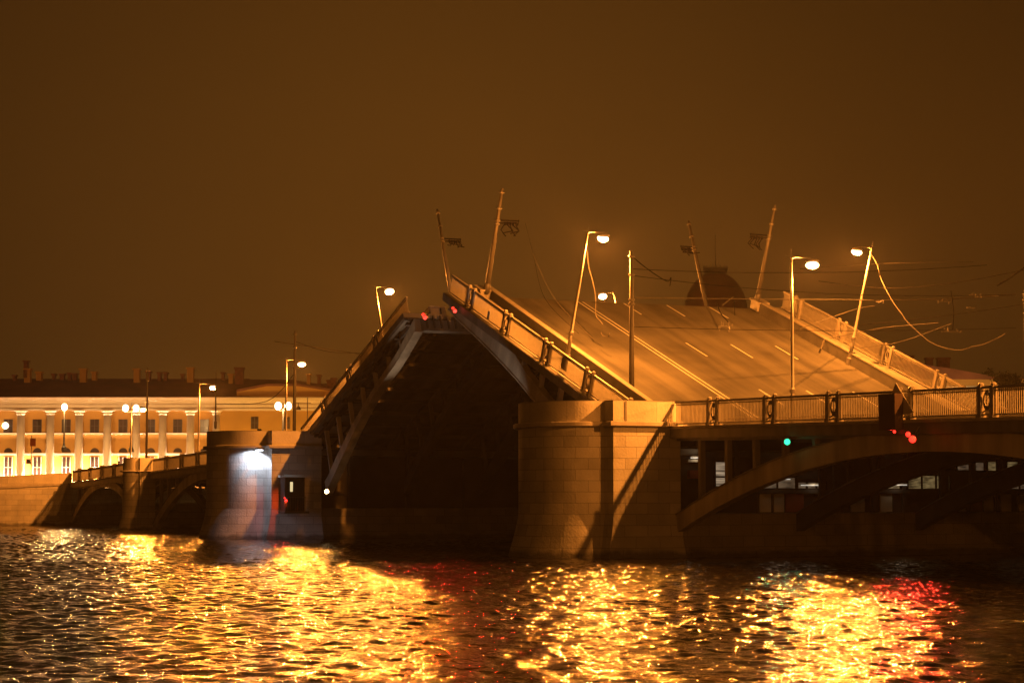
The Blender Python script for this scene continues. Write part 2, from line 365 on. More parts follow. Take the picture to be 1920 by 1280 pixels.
# ------------------------------------------------------------------ raised leaves
TAP = .2
def leaf(loc, ry, L, sgn, cl, cu, label, base_extra):
    """local x runs towards the shore (sgn=+1: tip at -L) or towards the river (sgn=-1: tip at +L)"""
    t = thing('bascule_leaf', label, 'bridge leaf', loc, (0, ry, 0), 'raised leaves of the drawbridge')
    tip = -L*sgn; xa, xb = sorted((tip, base_extra*sgn))
    def yo(x, y):   # slight widening of the carriageway towards the shore joint
        s = abs(x-tip)/L; return y+TAP*(1-2*s)*min(1, y/3)
    def sheet(name, y0, y1, z0, z1, mt, x0=xa, x1=xb, **k):
        m = MB(); v = []
        for z in (z0, z1): v += [(x0, yo(x0, y0), z), (x1, yo(x1, y0), z), (x1, yo(x1, y1), z), (x0, yo(x0, y1), z)]
        m.v = v; m.f = [(3,2,1,0),(4,5,6,7),(0,1,5,4),(1,2,6,5),(2,3,7,6),(3,0,4,7)]
        return m.build(name, mt, t, **k)
    sheet('roadway', 2.72, 23.35, -.30, 0, 'asphalt')
    sheet('sidewalk', -.60, 2.2, -.22, .16, 'sidewalk'); sheet('sidewalk', 23.85, 26.95, -.22, .16, 'sidewalk')
    for y in (2.2, 23.35): sheet('barrier', y+.003, y+.34, -.22, .74, 'barrier_shaded')
    for y in (2.15, 23.3): sheet('barrier_cap', y+.03, y+.43, .742, .80, 'rail_paint')
    m = MB(); m.box((xa, -.65, -.32), (xb, -.605, .13)); m.box((xa, -.58, -.42), (xb, -.3, -.225)); m.build('fascia', 'steel', t)
    m = MB(); m.box((xa, 26.96, -.32), (xb, 27.0, .12)); m.build('fascia', 'steel', t)
    # lines
    dirs = sgn
    def line(s0, s1, y, wdt=.13):
        a, c = tip+dirs*s0, tip+dirs*s1; a, c = min(a, c), max(a, c)
        sheet('lane_line', y-wdt/2, y+wdt/2, .0, .006, 'paint', a, c)
    for y in (9.25, 9.62): line(.2, L-.3, y, .12)
    for y in (12.9, 16.35, 19.85):
        for s in (-.1, 9.6, 19.5): line(max(.1, s), min(L-.3, s+3), y)
    # girders
    W = Matrix.Rotation(ry, 4, 'Y').inverted()
    loc_ = Vector(loc)
    def l2(p): q = W @ (Vector((p[0], 0, p[1]))-loc_); return (q.x, q.z)
    lo = [l2(p) for p in cl]; up = [l2(p) for p in cu]
    def interp(arr, x):
        arr = sorted(arr); return float(np.interp(x, [a for a, _ in arr], [c for _, c in arr]))
    xs = np.linspace(min(lo[0][0], lo[-1][0]), max(lo[0][0], lo[-1][0]), 26)
    UPc = [(x, min(-.32, interp(up, x))) for x in xs]; LOc = [(x, interp(lo, x)) for x in xs]
    for y in (.0, 6.6, 13.2, 19.8, 26.2):
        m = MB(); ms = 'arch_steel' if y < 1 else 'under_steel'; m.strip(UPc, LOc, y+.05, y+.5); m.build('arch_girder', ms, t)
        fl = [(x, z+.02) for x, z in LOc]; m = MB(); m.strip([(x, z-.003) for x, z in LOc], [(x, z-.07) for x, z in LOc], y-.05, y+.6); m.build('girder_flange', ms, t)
        x = min(xs)+1.2
        while x < max(xs)-.5:
            z = interp(UPc, x)
            if z < -.75:
                m = MB(); m.box((x-.11, y+.12, z), (x+.11, y+.42, -.31)); m.build('strut', ms, t)
            x += 2.75
        m = MB(); m.box((xa+.1, y+.06, -.75 if False else -.62), (xb-.1, y+.48, -.303)); m.build('stringer', 'under_steel', t)
    for i in range(12):
        x = xa+.6+i*(xb-xa-1.2)/11; m = MB(); m.box((x-.12, -.3, -.55), (x+.12, 26.8, -.306)); m.build('cross_beam', 'under_steel', t)
    # closing beam and pedestals at the tip
    s = 1 if sgn > 0 else -1
    m = MB(); x = tip+s*.02; m.box((min(x, x+s*.4), .5, -1.15), (max(x, x+s*.4), 26.4, -.305)); m.build('end_beam', 'steel', t)
    m = MB()
    for k in range(9): m.box((tip-s*.12-.05, 1+k*.55, -1.0), (tip-s*.12+.05, 1.12+k*.55, -.02))
    m.build('locking_teeth', 'iron', t)
    for y in (1.85, 23.6):
        x = tip+s*.62; m = MB(); yy = yo(x, y); m.box((x-.5, yy-.4, .1), (x+.5, yy+.4, .68)); m.box((x-.62, yy-.5, .682), (x+.62, yy+.5, .80)); m.build('pedestal', 'rail_paint', t)
    return t, yo
RA = math.radians(20.8); RLoc = (-4, 0, 6.9); RLen = 28.0
LA = math.radians(21.3); LLoc = (-60, 0, 7.2); LLen = 24.4
LR, yoR = leaf(RLoc, RA, RLen, 1, [(-30.76,16.01),(-29.06,15.08),(-26.3,13.85),(-23.52,12.52),(-19.93,10.68),(-17.63,9.35),(-14,6.9),(-10.5,4.3)],
     [(-30.76,17.0),(-23.5,14.0),(-20.63,12.51),(-19.15,11.31),(-15.76,9.27),(-12.5,7.2),(-10.5,5.7)],
     'nearer raised bridge leaf with an asphalt road sloping up to the left', 3.2)
LL, yoL = leaf(LLoc, -LA, LLen, -1, [(-36.6,14.9),(-40.1,12.83),(-43.6,11.19),(-46.2,9.73),(-48.7,8.06),(-52.5,5.14),(-54.6,3.6)],
     [(-36.6,16.0),(-40.1,13.6),(-42.9,12.21),(-45.74,10.66),(-49.0,8.75),(-52.07,6.64),(-54.6,4.62)],
     'farther raised bridge leaf seen from its dark underside, rising to the right', 1.5)
def onleaf(loc, ry, p): return Vector(loc)+Matrix.Rotation(ry, 3, 'Y') @ Vector(p)
def rr(x, y, z=0): return onleaf(RLoc, RA, (x, y, z))
def lr(x, y, z=0): return onleaf(LLoc, -LA, (x, y, z))
railing(rr(0, -.28, .16), RA, -RLen+.2, .2, [-24.2, -18.3, -12.15, -6.3, -.6], 'railing along the near edge of the nearer raised leaf')
railing(rr(0, 25.9, .16), RA, -RLen+.3, 1.5, [-25.6, -19.8, -14.0, -8.0, -2.2], 'railing along the far edge of the nearer raised leaf, pale against the sky', y=0)
railing(lr(0, -.1, .16), -LA, 0.5, LLen-.1, [17.9, 12.0, 6.1], 'railing on the near edge of the farther raised leaf')
railing(lr(0, 26.6, .16), -LA, 0.5, LLen-.1, [LLen-s for s in (4.5, 10.2, 16, 21.5)], 'railing on the hidden far edge of the farther raised leaf')
RS = .0165; LS = .0233
railing((0, 0, 7.08), RS, 0.1, 46, [4.1, 9.6, 15.2, 20.9, 26.7, 32.4, 38.1, 43.8], 'railing of the fixed span in front of the raised road, at the lower right')
railing((0, 26.6, 7.08), RS, 0.1, 46, [4.1, 9.6, 15.2, 20.9, 26.7, 32.4, 38.1, 43.8], 'railing on the far side of the fixed span at the right')
railing((-84, 0, 6.16), -LS, -20.4, 18.3, [-15.3, -10, -4.8, .5, 5.8, 11], 'railing above the low arch next to the floodlit pier')
railing((-124, 0, 5.23), -LS, -14.2, 16.2, [-10.6, -5.7, -.5, 4.7, 9.9, 14.6], 'railing above the lowest arch, beside the abutment wall at the left')

# ------------------------------------------------------------------ fixed arch spans
def span(x0, x1, z0, sl, kx, zc, k, xc, label, ths=.88, spring=0.):
    t = thing('bridge_span', label, 'bridge span', (x0, 0, 0), (0, 0, 0), 'fixed arched spans of the bridge')
    def zd(x): return z0+sl*(x-x0)
    xs = np.linspace(0, x1-x0, 30)
    def plate(name, y0, y1, a, b_, mt):
        m = MB(); m.strip([(x, zd(x+x0)+b_) for x in (0, x1-x0)], [(x, zd(x+x0)+a) for x in (0, x1-x0)], y0, y1); return m.build(name, mt, t)
    plate('deck', -.1, 26.9, -.42, -.06, 'concrete'); plate('cornice', -.38, -.103, -.12, .02, 'granite_trim'); plate('fascia_beam', -.3, -.104, -.62, -.123, 'steel')
    plate('sidewalk', -.1, 3.0, -.057, .02, 'sidewalk'); plate('sidewalk', 24, 26.9, -.057, .02, 'sidewalk'); plate('roadway', 3.6, 23.4, -.057, -.03, 'asphalt')
    for y in (3.05, 23.45): plate('barrier', y, y+.5, -.057, .5, 'steel')
    for n_, y in enumerate((0.05, 7.6, 15.6, 24.0)):
        def zl(x): return zc-k*(x+x0-xc)**2
        def zu(x): return zl(x)+ths*(1-.0001*(x+x0-xc)**2)
        sel = [x for x in xs if zu(x) > spring]
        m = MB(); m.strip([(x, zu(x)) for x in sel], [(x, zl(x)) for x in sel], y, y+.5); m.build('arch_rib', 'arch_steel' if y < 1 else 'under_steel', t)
        m = MB(); m.strip([(x, zu(x)+.05) for x in sel], [(x, zu(x)+.003) for x in sel], y-.06, y+.56); m.build('rib_flange', 'steel', t)
        x = 2.35
        while x < x1-x0-.5:
            if zd(x+x0)-.6 > zu(x) + .15:
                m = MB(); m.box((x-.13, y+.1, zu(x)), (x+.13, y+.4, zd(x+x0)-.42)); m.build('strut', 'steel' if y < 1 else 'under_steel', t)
            x += 2.72
        plate('edge_girder', y+.06, y+.44, -.75, -.423, 'steel')
    return t
span(0, 46, 7.06, -RS, 0, 5.30, .0083, 21.8, 'wide steel arch span with a red lamp pair and a green lamp', 1.0, 2.1)
span(-104.5, -65.5, 5.70, LS, 0, 4.95, .0148, -85.5, 'low arch span between the small pier and the floodlit pier', .95, .2)
span(-138.4, -107.7, 4.90, LS, 0, 4.35, .0195, -123.8, 'lowest and farthest arch span at the left, beside the abutment', .85, .2)
# span road on top of the low pier
# ------------------------------------------------------------------ machine hall inside the right pier
h = thing('machine_hall', 'dim machinery room behind the arch with pale wall panels and lit windows', 'machine room', (-1.2, 0, 2.4))
def hb(name, y0, y1, z0, z1, mt, x0=0., x1=.12, label=None):
    m = MB(); m.box((x0, y0, z0-2.4), (x1, y1, z1-2.4)); return m.build(name, mt, h, label=label)
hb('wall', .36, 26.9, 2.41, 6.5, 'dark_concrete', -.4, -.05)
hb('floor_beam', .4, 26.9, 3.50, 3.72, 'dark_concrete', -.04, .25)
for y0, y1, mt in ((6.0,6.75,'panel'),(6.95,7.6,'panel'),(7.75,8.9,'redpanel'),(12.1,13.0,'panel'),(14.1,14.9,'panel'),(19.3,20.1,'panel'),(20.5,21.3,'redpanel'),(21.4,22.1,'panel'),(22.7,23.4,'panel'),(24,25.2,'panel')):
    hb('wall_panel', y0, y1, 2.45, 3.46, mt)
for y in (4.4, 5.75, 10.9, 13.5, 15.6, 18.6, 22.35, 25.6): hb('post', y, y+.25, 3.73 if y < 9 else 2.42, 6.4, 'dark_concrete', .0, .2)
def winmat(name, col, s, sy=1.3):
    m = bpy.data.materials.new(name); m.use_nodes = True; t = m.node_tree; p = t.nodes['Principled BSDF']; p.inputs['Base Color'].default_value = (.1, .1, .1, 1)
    tcn = N(t, 'ShaderNodeTexCoord'); mp = N(t, 'ShaderNodeMapping'); mp.inputs['Scale'].default_value = (1, sy, 6); t.links.new(tcn.outputs['Object'], mp.inputs[0])
    no = N(t, 'ShaderNodeTexNoise'); no.inputs['Scale'].default_value = 1.4; no.inputs['Detail'].default_value = 3; t.links.new(mp.outputs[0], no.inputs[0])
    mr = N(t, 'ShaderNodeMapRange'); mr.inputs['From Min'].default_value = .35; mr.inputs['From Max'].default_value = .65; mr.inputs['To Min'].default_value = s*.15; mr.inputs['To Max'].default_value = s
    t.links.new(no.outputs[0], mr.inputs[0]); t.links.new(mr.outputs[0], p.inputs['Emission Strength']); p.inputs['Emission Color'].default_value = tuple(col)+(1,)
    return m
M['w1'] = winmat('window_room_light', (1, .70, .28), .16); M['w2'] = winmat('window_dim_light', (.95, .62, .35), .10); M['w3'] = winmat('window_white_light', (1, .72, .45), .4, .4)
def win(y0, y1, z0, z1, mt, bars=1):
    f = MB(); f.box((.0, y0-.06, z0-2.46), (.16, y1+.06, z0-2.4)); f.box((.0, y0-.06, z1-2.4), (.16, y1+.06, z1-2.34))
    for k in range(bars+2):
        y = y0+(y1-y0)*k/(bars+1); f.box((.0, y-.04, z0-2.399), (.15, y+.04, z1-2.401))
    f = f.build('window', 'black', h); m = MB(); m.box((.0, y0, z0-2.4), (.06, y1, z1-2.4)); m.build('pane', mt, f)
win(3.15, 3.85, 4.45, 5.2, 'w3', 0); win(3.15, 3.85, 3.9, 4.35, 'w3', 0)
win(4.9, 5.6, 4.0, 4.6, 'w2', 0); win(5.95, 8.4, 3.78, 4.35, 'w2', 1); win(8.5, 10.4, 3.78, 4.1, 'w2', 2)
win(13.9, 15.5, 3.78, 4.45, 'w1', 0); win(16.0, 19.0, 3.78, 4.5, 'w1', 2); win(19.5, 21.5, 4.85, 5.3, 'w2', 1); win(21.7, 24.0, 4.85, 5.35, 'w1', 0); win(22.6, 25.5, 3.78, 4.2, 'w2', 1)
hb('red_locker', 1.45, 2.2, 4.3, 4.75, 'redpanel', .0, .3); hb('white_shelf', 1.35, 2.2, 5.2, 5.34, 'panel', .0, .3)
def tubelamp(y0, y1, z, pw_, label):
    t = thing('tube_light', label, 'light', (-1.2, (y0+y1)/2, z), group='strip lights in the machinery room'); l = (y1-y0)/2
    MB().box((.26, -l-.03, .03), (.36, l+.03, .09)).build('housing', 'panel', t); MB().tube([(.31, -l, 0), (.31, l, 0)], .028, 8).build('tube', 'whitelamp2', t)
    light('glow', t, (.55, 0, -.05), pw_*.5, (1, .72, .42), .1)
M['whitelamp2'] = emis('tube_glow', (1, .9, .75), .5)
tubelamp(8.6, 10.2, 3.95, 7, 'lit strip light above the floor beam, left of the hall')
tubelamp(6.1, 7.9, 4.28, 6, 'longer strip light high in the left end of the hall')
tubelamp(14.3, 15.8, 3.98, 8, 'strip light beside the yellow lit windows')
tubelamp(1.5, 2.1, 5.42, 6, 'short strip light over the small white shelf')
# the left pier has the same room, unlit
h2 = thing('machine_hall', 'unlit machinery room in the dark beneath the farther leaf', 'machine room', (-57.7, 0, 2.4))
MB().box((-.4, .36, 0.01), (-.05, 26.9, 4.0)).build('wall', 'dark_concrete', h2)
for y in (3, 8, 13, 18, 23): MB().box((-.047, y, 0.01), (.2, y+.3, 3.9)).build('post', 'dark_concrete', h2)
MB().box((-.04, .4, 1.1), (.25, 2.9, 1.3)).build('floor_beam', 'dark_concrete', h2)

# ------------------------------------------------------------------ street lamps and poles
def lamp(loc, rot, H, side, label, power=22000, arm=1.15, cable=None, knob=True, lit=True):
    t = thing('street_lamp', label, 'street lamp', loc, rot, 'tall sodium street lamps on the bridge')
    m = MB(); m.tube([(0, 0, 0), (0, 0, 1.6), (0, 0, 1.62), (0, 0, H*.62), (0, 0, H)], [.13, .12, .095, .085, .055], 10); m.build('pole', 'pole', t, True)
    m = MB(); m.lathe([(.2, -.2), (.2, .25), (.15, .3), (.14, .6)], n=10)
    m.build('base', 'pole', t)
    if knob: MB().lathe([(.14, 1.5), (.16, 1.55), (.16, 1.7), (.12, 1.75)], n=10).build('collar', 'pole', t)
    m = MB(); m.tube([(0, 0, H-.05), (0, side*.3, H+.03), (0, side*arm, H+.02)], .03, 6); m.tube([(0, 0, H), (0, 0, H+.45)], .015, 5); m.tube([(0, -side*.35, H+.1), (0, side*.2, H+.1)], .015, 5); m.build('arm', 'pole', t)
    m = MB(); y = side*(arm+.1); m.ball((0, y, H-.12), .22, .42, .14, 12, 6); m.tube([(0, side*arm*.9, H+.02), (0, y, H-.05)], .035, 6); m.build('head', 'steel', t, True)
    m = MB(); m.ball((0, y, H-.34), .34, .36, .19, 14, 8); m.build('lens', 'sodium', t, True)
    light('bulb', t, (0, y, H-.68), power, SOD, .13)
    return t
# near row on the right: one in the picture, two beyond the frame along the same deck
lamp((6.7, 3.2, 7.15), (0, 0, 0), 8.55, 1, 'upright lit street lamp on the fixed span, rightmost with its head turned to the right', arm=1.2)
lamp((33.5, 3.2, 6.7), (0, 0, 0), 8.5, 1, 'street lamp farther along the fixed span, outside the right edge')
lamp((22, 23.9, 6.9), (0, 0, 0), 8.5, -1, 'street lamp on the far side of the fixed span, outside the right edge')
lamp((50, 23.9, 6.4), (0, 0, 0), 8.5, -1, 'street lamp on the far side near the right bank, outside the frame')
s = RLen-15.2
lamp(rr(-13.26, 1.72, .2), (0, RA, 0), 8.0, 1, 'lit street lamp leaning right on the near side of the nearer leaf', arm=1.0, power=31000)
lamp(rr(-14.6, 23.35, .2), (0, RA, 0), 7.8, -1, 'lit leaning street lamp with a long loose cable looping to the right', arm=1.0)
lamp(lr(14.55, 1.9, .3), (0, -LA, 0), 6.9, 1, 'lit street lamp leaning left on the near edge of the farther leaf', arm=1.0)
lamp(lr(12.3, 23.85, .3), (0, -LA, 0), 8.5, -1, 'lit street lamp of which only the head shows over the edge of the nearer leaf', arm=1.0)
lamp((-73.1, 3.1, 6.6), (0, 0, 0), 8.5, 1, 'lit street lamp standing behind the floodlit pier, left of the farther leaf', arm=1.3, power=16000)
lamp((-99.1, 3.1, 6.0), (0, 0, 0), 8.3, 1, 'lit street lamp over the low arch, just left of the floodlit pier', arm=1.3, power=16000)
lamp((-124.5, 3.1, 5.3), (0, 0, 0), 7.8, 1, 'lit street lamp above the lowest arch, beside the twin globe lantern', arm=1.2, power=16000)

for y_, l_ in ((-16, 'nearest to the bridge'), (-38, 'second from the bridge'), (-74, 'third from the bridge, behind the viewer')):
    lamp((96.5, y_, 1.55), (0, 0, 0), 9.5, -1, 'unseen street lamp added on the near quay, '+l_, power=9000)  # added out of frame to brighten the arch rib and pier noses
def catpole(loc, rot, H, side, label, bh=None, blen=1.3, r=.15, junk=True, low=True):
    t = thing('tram_wire_pole', label, 'pole', loc, rot, 'trolley wire poles on the bridge')
    bh = bh or H*.68
    m = MB(); m.tube([(0, 0, -.2), (0, 0, H*.5), (0, 0, H)], [r*1.15, r, r*.62], 12); m.lathe([(r+.07, -.1), (r+.07, .5), (r+.02, .55)], n=12); m.build('pole', 'mast', t, True)
    for z in (bh, bh-.25, H-.3, H-1.4): MB().lathe([(r+.03, z-.06), (r+.05, z), (r+.03, z+.06)], n=10).build('collar', 'iron', t)
    if junk:
        m = MB(); m.tube([(0, 0, bh), (0, side*blen, bh+.02)], .05, 6); m.tube([(0, 0, bh-.22), (0, side*blen*.9, bh-.12)], .045, 6)
        m.tube([(0, side*blen*.97, bh+.1), (0, side*blen*.97, bh-.25)], .03, 6)
        m.build('bracket', 'black', t)
        rnd = random.Random(len(label))
        for k in range(5):
            y = side*blen*(.35+.13*k); z = bh-.12; m = MB()
            m.tube([(0, y, z), (.1*rnd.uniform(-1, 1), y+side*.05, z-.18)], .08, 6)
            m.tube([(0, y, z-.15), (rnd.uniform(.1, .4), y-side*rnd.uniform(-.5, .3), z-.5), (rnd.uniform(.3, .8), y-side*rnd.uniform(-.6, .6), z-rnd.uniform(.5, .9))], .04, 5)
            m.build('insulator', 'black', t)
    return t
catpole(rr(-26.9, 2.0, .7), (0, RA, 0), 7.1, 1, 'tallest wire pole, leaning right at the tip of the nearer leaf', 4.9, 1.6)
catpole(rr(-27.6, 23.7, .7), (0, RA, 0), 7.1, -1, 'wire pole leaning right beside the dome, at the far corner of the nearer leaf', 4.85, 1.6, .13)
catpole(lr(24.0, 3.5, .6), (0, -LA, 0), 8.3, 1, 'dark wire pole leaning left, first from the left above the leaf tips', 5.9, 1.5, .12)
catpole(lr(24.0, 24.7, .6), (0, -LA, 0), 8.7, -1, 'dark wire pole leaning left in front of the dome', 6.4, 1.2, .15)
catpole((-10.9, 3.3, 7.0), (0, 0, 0), 10.9, 1, 'tall upright wire pole behind the parapet of the large pier', 8, 1, .15, False)
catpole((-1.0, 24.6, 7.0), (0, 0, 0), 8.6, -1, 'thin wire pole cut by the right edge of the picture', 8, 1, .08, False)
catpole((-71.2, 3.2, 6.6), (0, 0, 0), 10.9, 1, 'dark wire pole beside the lamp behind the floodlit pier', 8, 1, .14, False)
catpole((-118.5, 3.2, 5.4), (0, 0, 0), 11.6, 1, 'wire pole above the low left pier, in front of the colonnade', 8, 1, .12, False)
catpole(at(404, 800, 'Y', 3.2), (0, 0, 0), 5.2, 1, 'thin crooked pole between colonnade and floodlit pier', 4, 1, .07, False)

# ------------------------------------------------------------------ wires and loose cables
def wire(pts, label, r=.015, mt='wire', sag=0, name='overhead_wire', group='overhead trolley wires'):
    pts = [Vector(p) for p in pts]
    if len(pts) == 2:
        a, c = pts; pts = [a.lerp(c, k/14)-Vector((0, 0, sag*4*(k/14)*(1-k/14))) for k in range(15)]
    else:   # smooth through the points
        q = []
        for i in range(len(pts)-1):
            p0, p1, p2, p3 = pts[max(i-1, 0)], pts[i], pts[i+1], pts[min(i+2, len(pts)-1)]
            for k in range(6):
                u = k/6; q.append(.5*((2*p1)+(p2-p0)*u+(2*p0-5*p1+4*p2-p3)*u*u+(3*p1-p0-3*p2+p3)*u**3))
        pts = q+[pts[-1]]
    m = MB(); m.tube(pts, r, 5); o = m.build(name, mt); tag(o, label, name.split('_')[-1], group)
    return o
Y1, Y2 = 3.3, 24.4
def cross(pya, pyb, pxb, label, sag=.3, r=.02, mt='wire'):
    wire([at(1182, pya, 'Y', Y1), at(pxb, pyb, 'Y', Y2)], label, r, mt, sag)
cross(504, 497, 1850, 'topmost cross wire from the tall upright pole to the right', .35)
cross(558, 563, 1640, 'bright straight cross wire level with the leaf tip', .0, .028, 'cable')
cross(612, 615, 1905, 'thin cross wire over the dashed lane lines', .2, .016)
cross(516, 552, 1900, 'sagging cross wire that passes in front of the dome', .5, .018)
wire([at(1640, 563, 'Y', Y2), at(1790, 560, 'Y', Y2+2), at(1905, 552, 'Y', Y2+2)], 'dark wire continuing right past the far lamp pole', .03)
wire([at(1535, 527, 'Y', Y2), at(1660, 540, 'Y', Y2), at(1790, 530, 'Y', Y2), at(1935, 503, 'Y', Y2)], 'drooping wire high over the right side of the picture', .022)
wire([at(1605, 610, 'Y', Y2), at(1770, 592, 'Y', Y2), at(1935, 568, 'Y', Y2)], 'straight wire rising to the right edge', .02)
wire([at(1870, 535, 'Y', Y2), at(1895, 520, 'Y', Y2), at(1925, 498, 'Y', Y2)], 'thick bent wire end at the right edge', .05)
wire([at(1500, 504, 'Y', Y2), at(1660, 494, 'Y', Y2), at(1825, 491, 'Y', Y2)], 'faint upper wire right of the upright lamp', .018)
wire([at(1500, 648, 'Y', Y2), at(1640, 617, 'Y', Y2), at(1760, 570+35, 'Y', Y2)], 'lower slanting wire crossing the loose cable', .02, 'cable')
wire([at(1615, 652, 'Y', Y2), at(1690, 640, 'Y', Y2), at(1785, 606, 'Y', Y2)], 'lowest slanting wire near the far railing', .02, 'cable')
wire([at(1500, 616, 'Y', 14), at(1600, 581, 'Y', Y2), at(1640, 573, 'Y', Y2)], 'short bright wire behind the far railing', .02, 'cable')
wire([at(1000, 478, 'Y', 4.4), at(1040, 560, 'Y', 4.4), at(1112, 635, 'Y', 4.5)], 'long thin wire slanting down across the road of the nearer leaf', .014, 'cable')
wire([at(985, 418, 'Y', 4.4), at(1000, 478, 'Y', 4.4), at(1022, 560, 'Y', 4.4), at(1085, 625, 'Y', 4.5)], 'fine wire dropping from the tallest wire pole', .013, 'wire')
wire([at(1182, 478, 'Y', 3.4), at(1215, 505, 'Y', 4.2), at(1250, 527, 'Y', 5.2), at(1258, 520, 'Y', 5.2), at(1256, 536, 'Y', 5.2)], 'tangled wire end hooked from the tall upright pole', .03)
wire([at(1640, 563, 'Y', Y2), at(1500, 560, 'Y', 15)], 'continuation of the bright cross wire', .024, 'cable')
wire([at(515+0, 640, 'Y', 4), at(620, 655, 'Y', 8), at(700, 668, 'Y', 12)], 'trolley wire above the farther leaf at the left', .03)
wire([at(552, 640, 'Y', 3.3), at(620, 660, 'Y', 8), at(690, 661, 'Y', 12)], 'second trolley wire left of the farther leaf', .025)
wire([at(404, 757, 'Y', 3.2), at(500, 752, 'Y', 3.2), at(552, 700, 'Y', 3.2)], 'slack wire in front of the plain yellow wall', .03)
# junk insulators on the span wires
def blob(px, py, y, label, w_=.8, h_=.12):
    p = at(px, py, 'Y', y); m = MB(); rnd = random.Random(px)
    m.tube([(-.0, -w_, 0), (0, w_, .02)], .03, 5)
    for k in range(9): yy = rnd.uniform(-w_, w_); m.tube([(0, yy, 0), (rnd.uniform(-.1, .1), yy+rnd.uniform(-.1, .1), rnd.uniform(-1, 1)*h_*1.5)], .025, 5)
    o = m.build('section_insulator', 'iron'); o.location = p; tag(o, label, 'insulator', 'insulators on the overhead wires')
blob(1845, 554, Y2, 'long dark insulator bar on the wires near the right edge', 1.1); blob(1785, 622, Y2, 'dark fork-shaped insulator low on the right wires', .8, .2)
blob(1770, 565, Y2, 'small cluster of hangers below the right wires', .5); blob(1820, 577, Y2, 'short dark wire spreader under the insulator bar', .3, .05); blob(1650, 566, Y2, 'small insulator beside the far lamp pole', .3)
blob(1360, 612, 14, 'tangled insulator lying over the road near the dome', .5, .25)
wire([at(1783, 545, 'Y', Y2), at(1788, 585, 'Y', Y2), at(1786, 618, 'Y', Y2)], 'thin vertical hanger between two right wires', .03)
G2 = 'loose cables hanging from the tilted lamps'
wire([at(1101, 470, 'Y', 4.2), at(1104, 500, 'Y', 4.3), at(1112, 530, 'Y', 4.5), at(1117, 560, 'Y', 4.8), at(1117, 590, 'Y', 5), at(1126, 602, 'Y', 5.2), at(1130, 608, 'Y', 5.3)], 'loose cable dangling from the near leaning lamp', .032, 'cable', name='loose_cable', group=G2)
wire([at(1127, 623, 'Y', 5), at(1132, 630, 'Y', 5), at(1141, 630, 'Y', 5), at(1143, 624, 'Y', 5)], 'short curl of cable above the double line', .02, 'cable', name='loose_cable', group=G2)
wire([at(1631, 473, 'Y', Y2), at(1644, 495, 'Y', Y2), at(1653, 525, 'Y', Y2), at(1672, 562, 'Y', Y2), at(1692, 590, 'Y', Y2), at(1702, 604, 'Y', Y2), at(1728, 628, 'Y', Y2), at(1746, 642, 'Y', Y2), at(1775, 653, 'Y', Y2), at(1802, 656, 'Y', Y2), at(1822, 650, 'Y', Y2), at(1842, 646, 'Y', Y2), at(1870, 634, 'Y', Y2), at(1885, 625, 'Y', Y2)], 'long wavy cable hanging from the far leaning lamp to the right', .03, 'cable', name='loose_cable', group=G2)
wire([at(1344, 568, 'Y', 20), at(1352, 588, 'Y', 19), at(1366, 605, 'Y', 18), at(1364, 612, 'Y', 18)], 'dark cable dropped over the leaf tip near the dome', .03, 'wire', name='loose_cable', group=G2)
wire([at(1377, 565, 'Y', 22), at(1378, 592, 'Y', 21)], 'second dark cable hanging at the leaf tip right of the dome', .025, 'wire', name='loose_cable', group=G2)
wire([at(1355, 572, 'Y', 22), at(1375, 557, 'Y', 22)], 'pale stay bar sticking up at the leaf tip', .05, 'cable', name='loose_cable', group=G2)
for a, c, l in (((1510, 658), (1529, 652), 'short pale batten lying by the far barrier'),):
    wire([rr(-RLen+11, 22.6, .3), rr(-RLen+10.2, 23.3, .75)], l, .06, 'cable', name='loose_cable', group=G2)

# ------------------------------------------------------------------ signals and signs
def navlamp(p, label, mt, col, pw_, r=.16, post=0, two=False, aim=(1, -1, -.1)):
    t = thing('signal_lamp', label, 'signal light', p, group='navigation lights on the bridge')
    A = Vector(aim).normalized()
    m = MB(); m.tube([-A*.35, -A*.02], [r*.8, r*1.15], 10)
    if two: m.tube([-A*.3+Vector((-.32, 0, .22)), -A*.02+Vector((-.32, 0, .22))], [r*.6, r*.9], 10)
    m.tube([-A*.2, -A*.2+Vector((0, .3, .25+post))], .04, 6); m.build('housing', 'iron', t)
    m = MB(); m.ball((0, 0, 0), r, r, r, 12, 8)
    if two: m.ball((-.32, 0, .22), r*.72, r*.72, r*.72, 10, 6)
    m.build('lens', mt, t, True)
    light('bulb', t, Vector((0, -r-.1, 0)), pw_, col, .08, 120, (.35, -1, -.25), .4)
    return t
RED = (1, .03, .015)
navlamp(at(1711, 823, 'Y', -1.0), 'pair of glowing red lamps on the wide steel arch', 'redlamp', RED, 1100, .16, .3, True)
navlamp(at(1677, 809, 'Y', -.5), 'tiny red lamp beneath the brown sign box', 'redlamp', RED, 20, .07, .1)
navlamp(at(1476, 828, 'Y', -.45), 'green lamp on a strut above the wide arch', 'greenlamp', (.02, 1, .55), 40, .15, .3)
navlamp(at(853, 583, 'Y', -1.0), 'pair of red lamps at the tip of the nearer leaf', 'redlamp', RED, 350, .13, .2, True)
navlamp(at(797, 595, 'Y', -.8), 'pair of red lamps at the tip of the farther leaf', 'redlamp', RED, 350, .15, .2, True)
t = thing('navigation_sign', 'dark brown box with a pale triangular board, hung on the railing above the red lamps', 'sign', at(1675, 806, 'Y', -.5))
MB().box((-.62, -.35, 0), (.62, .1, 1.62)).build('box', mat('brown_box', (.05, .022, .014), .7, var=.15), t)
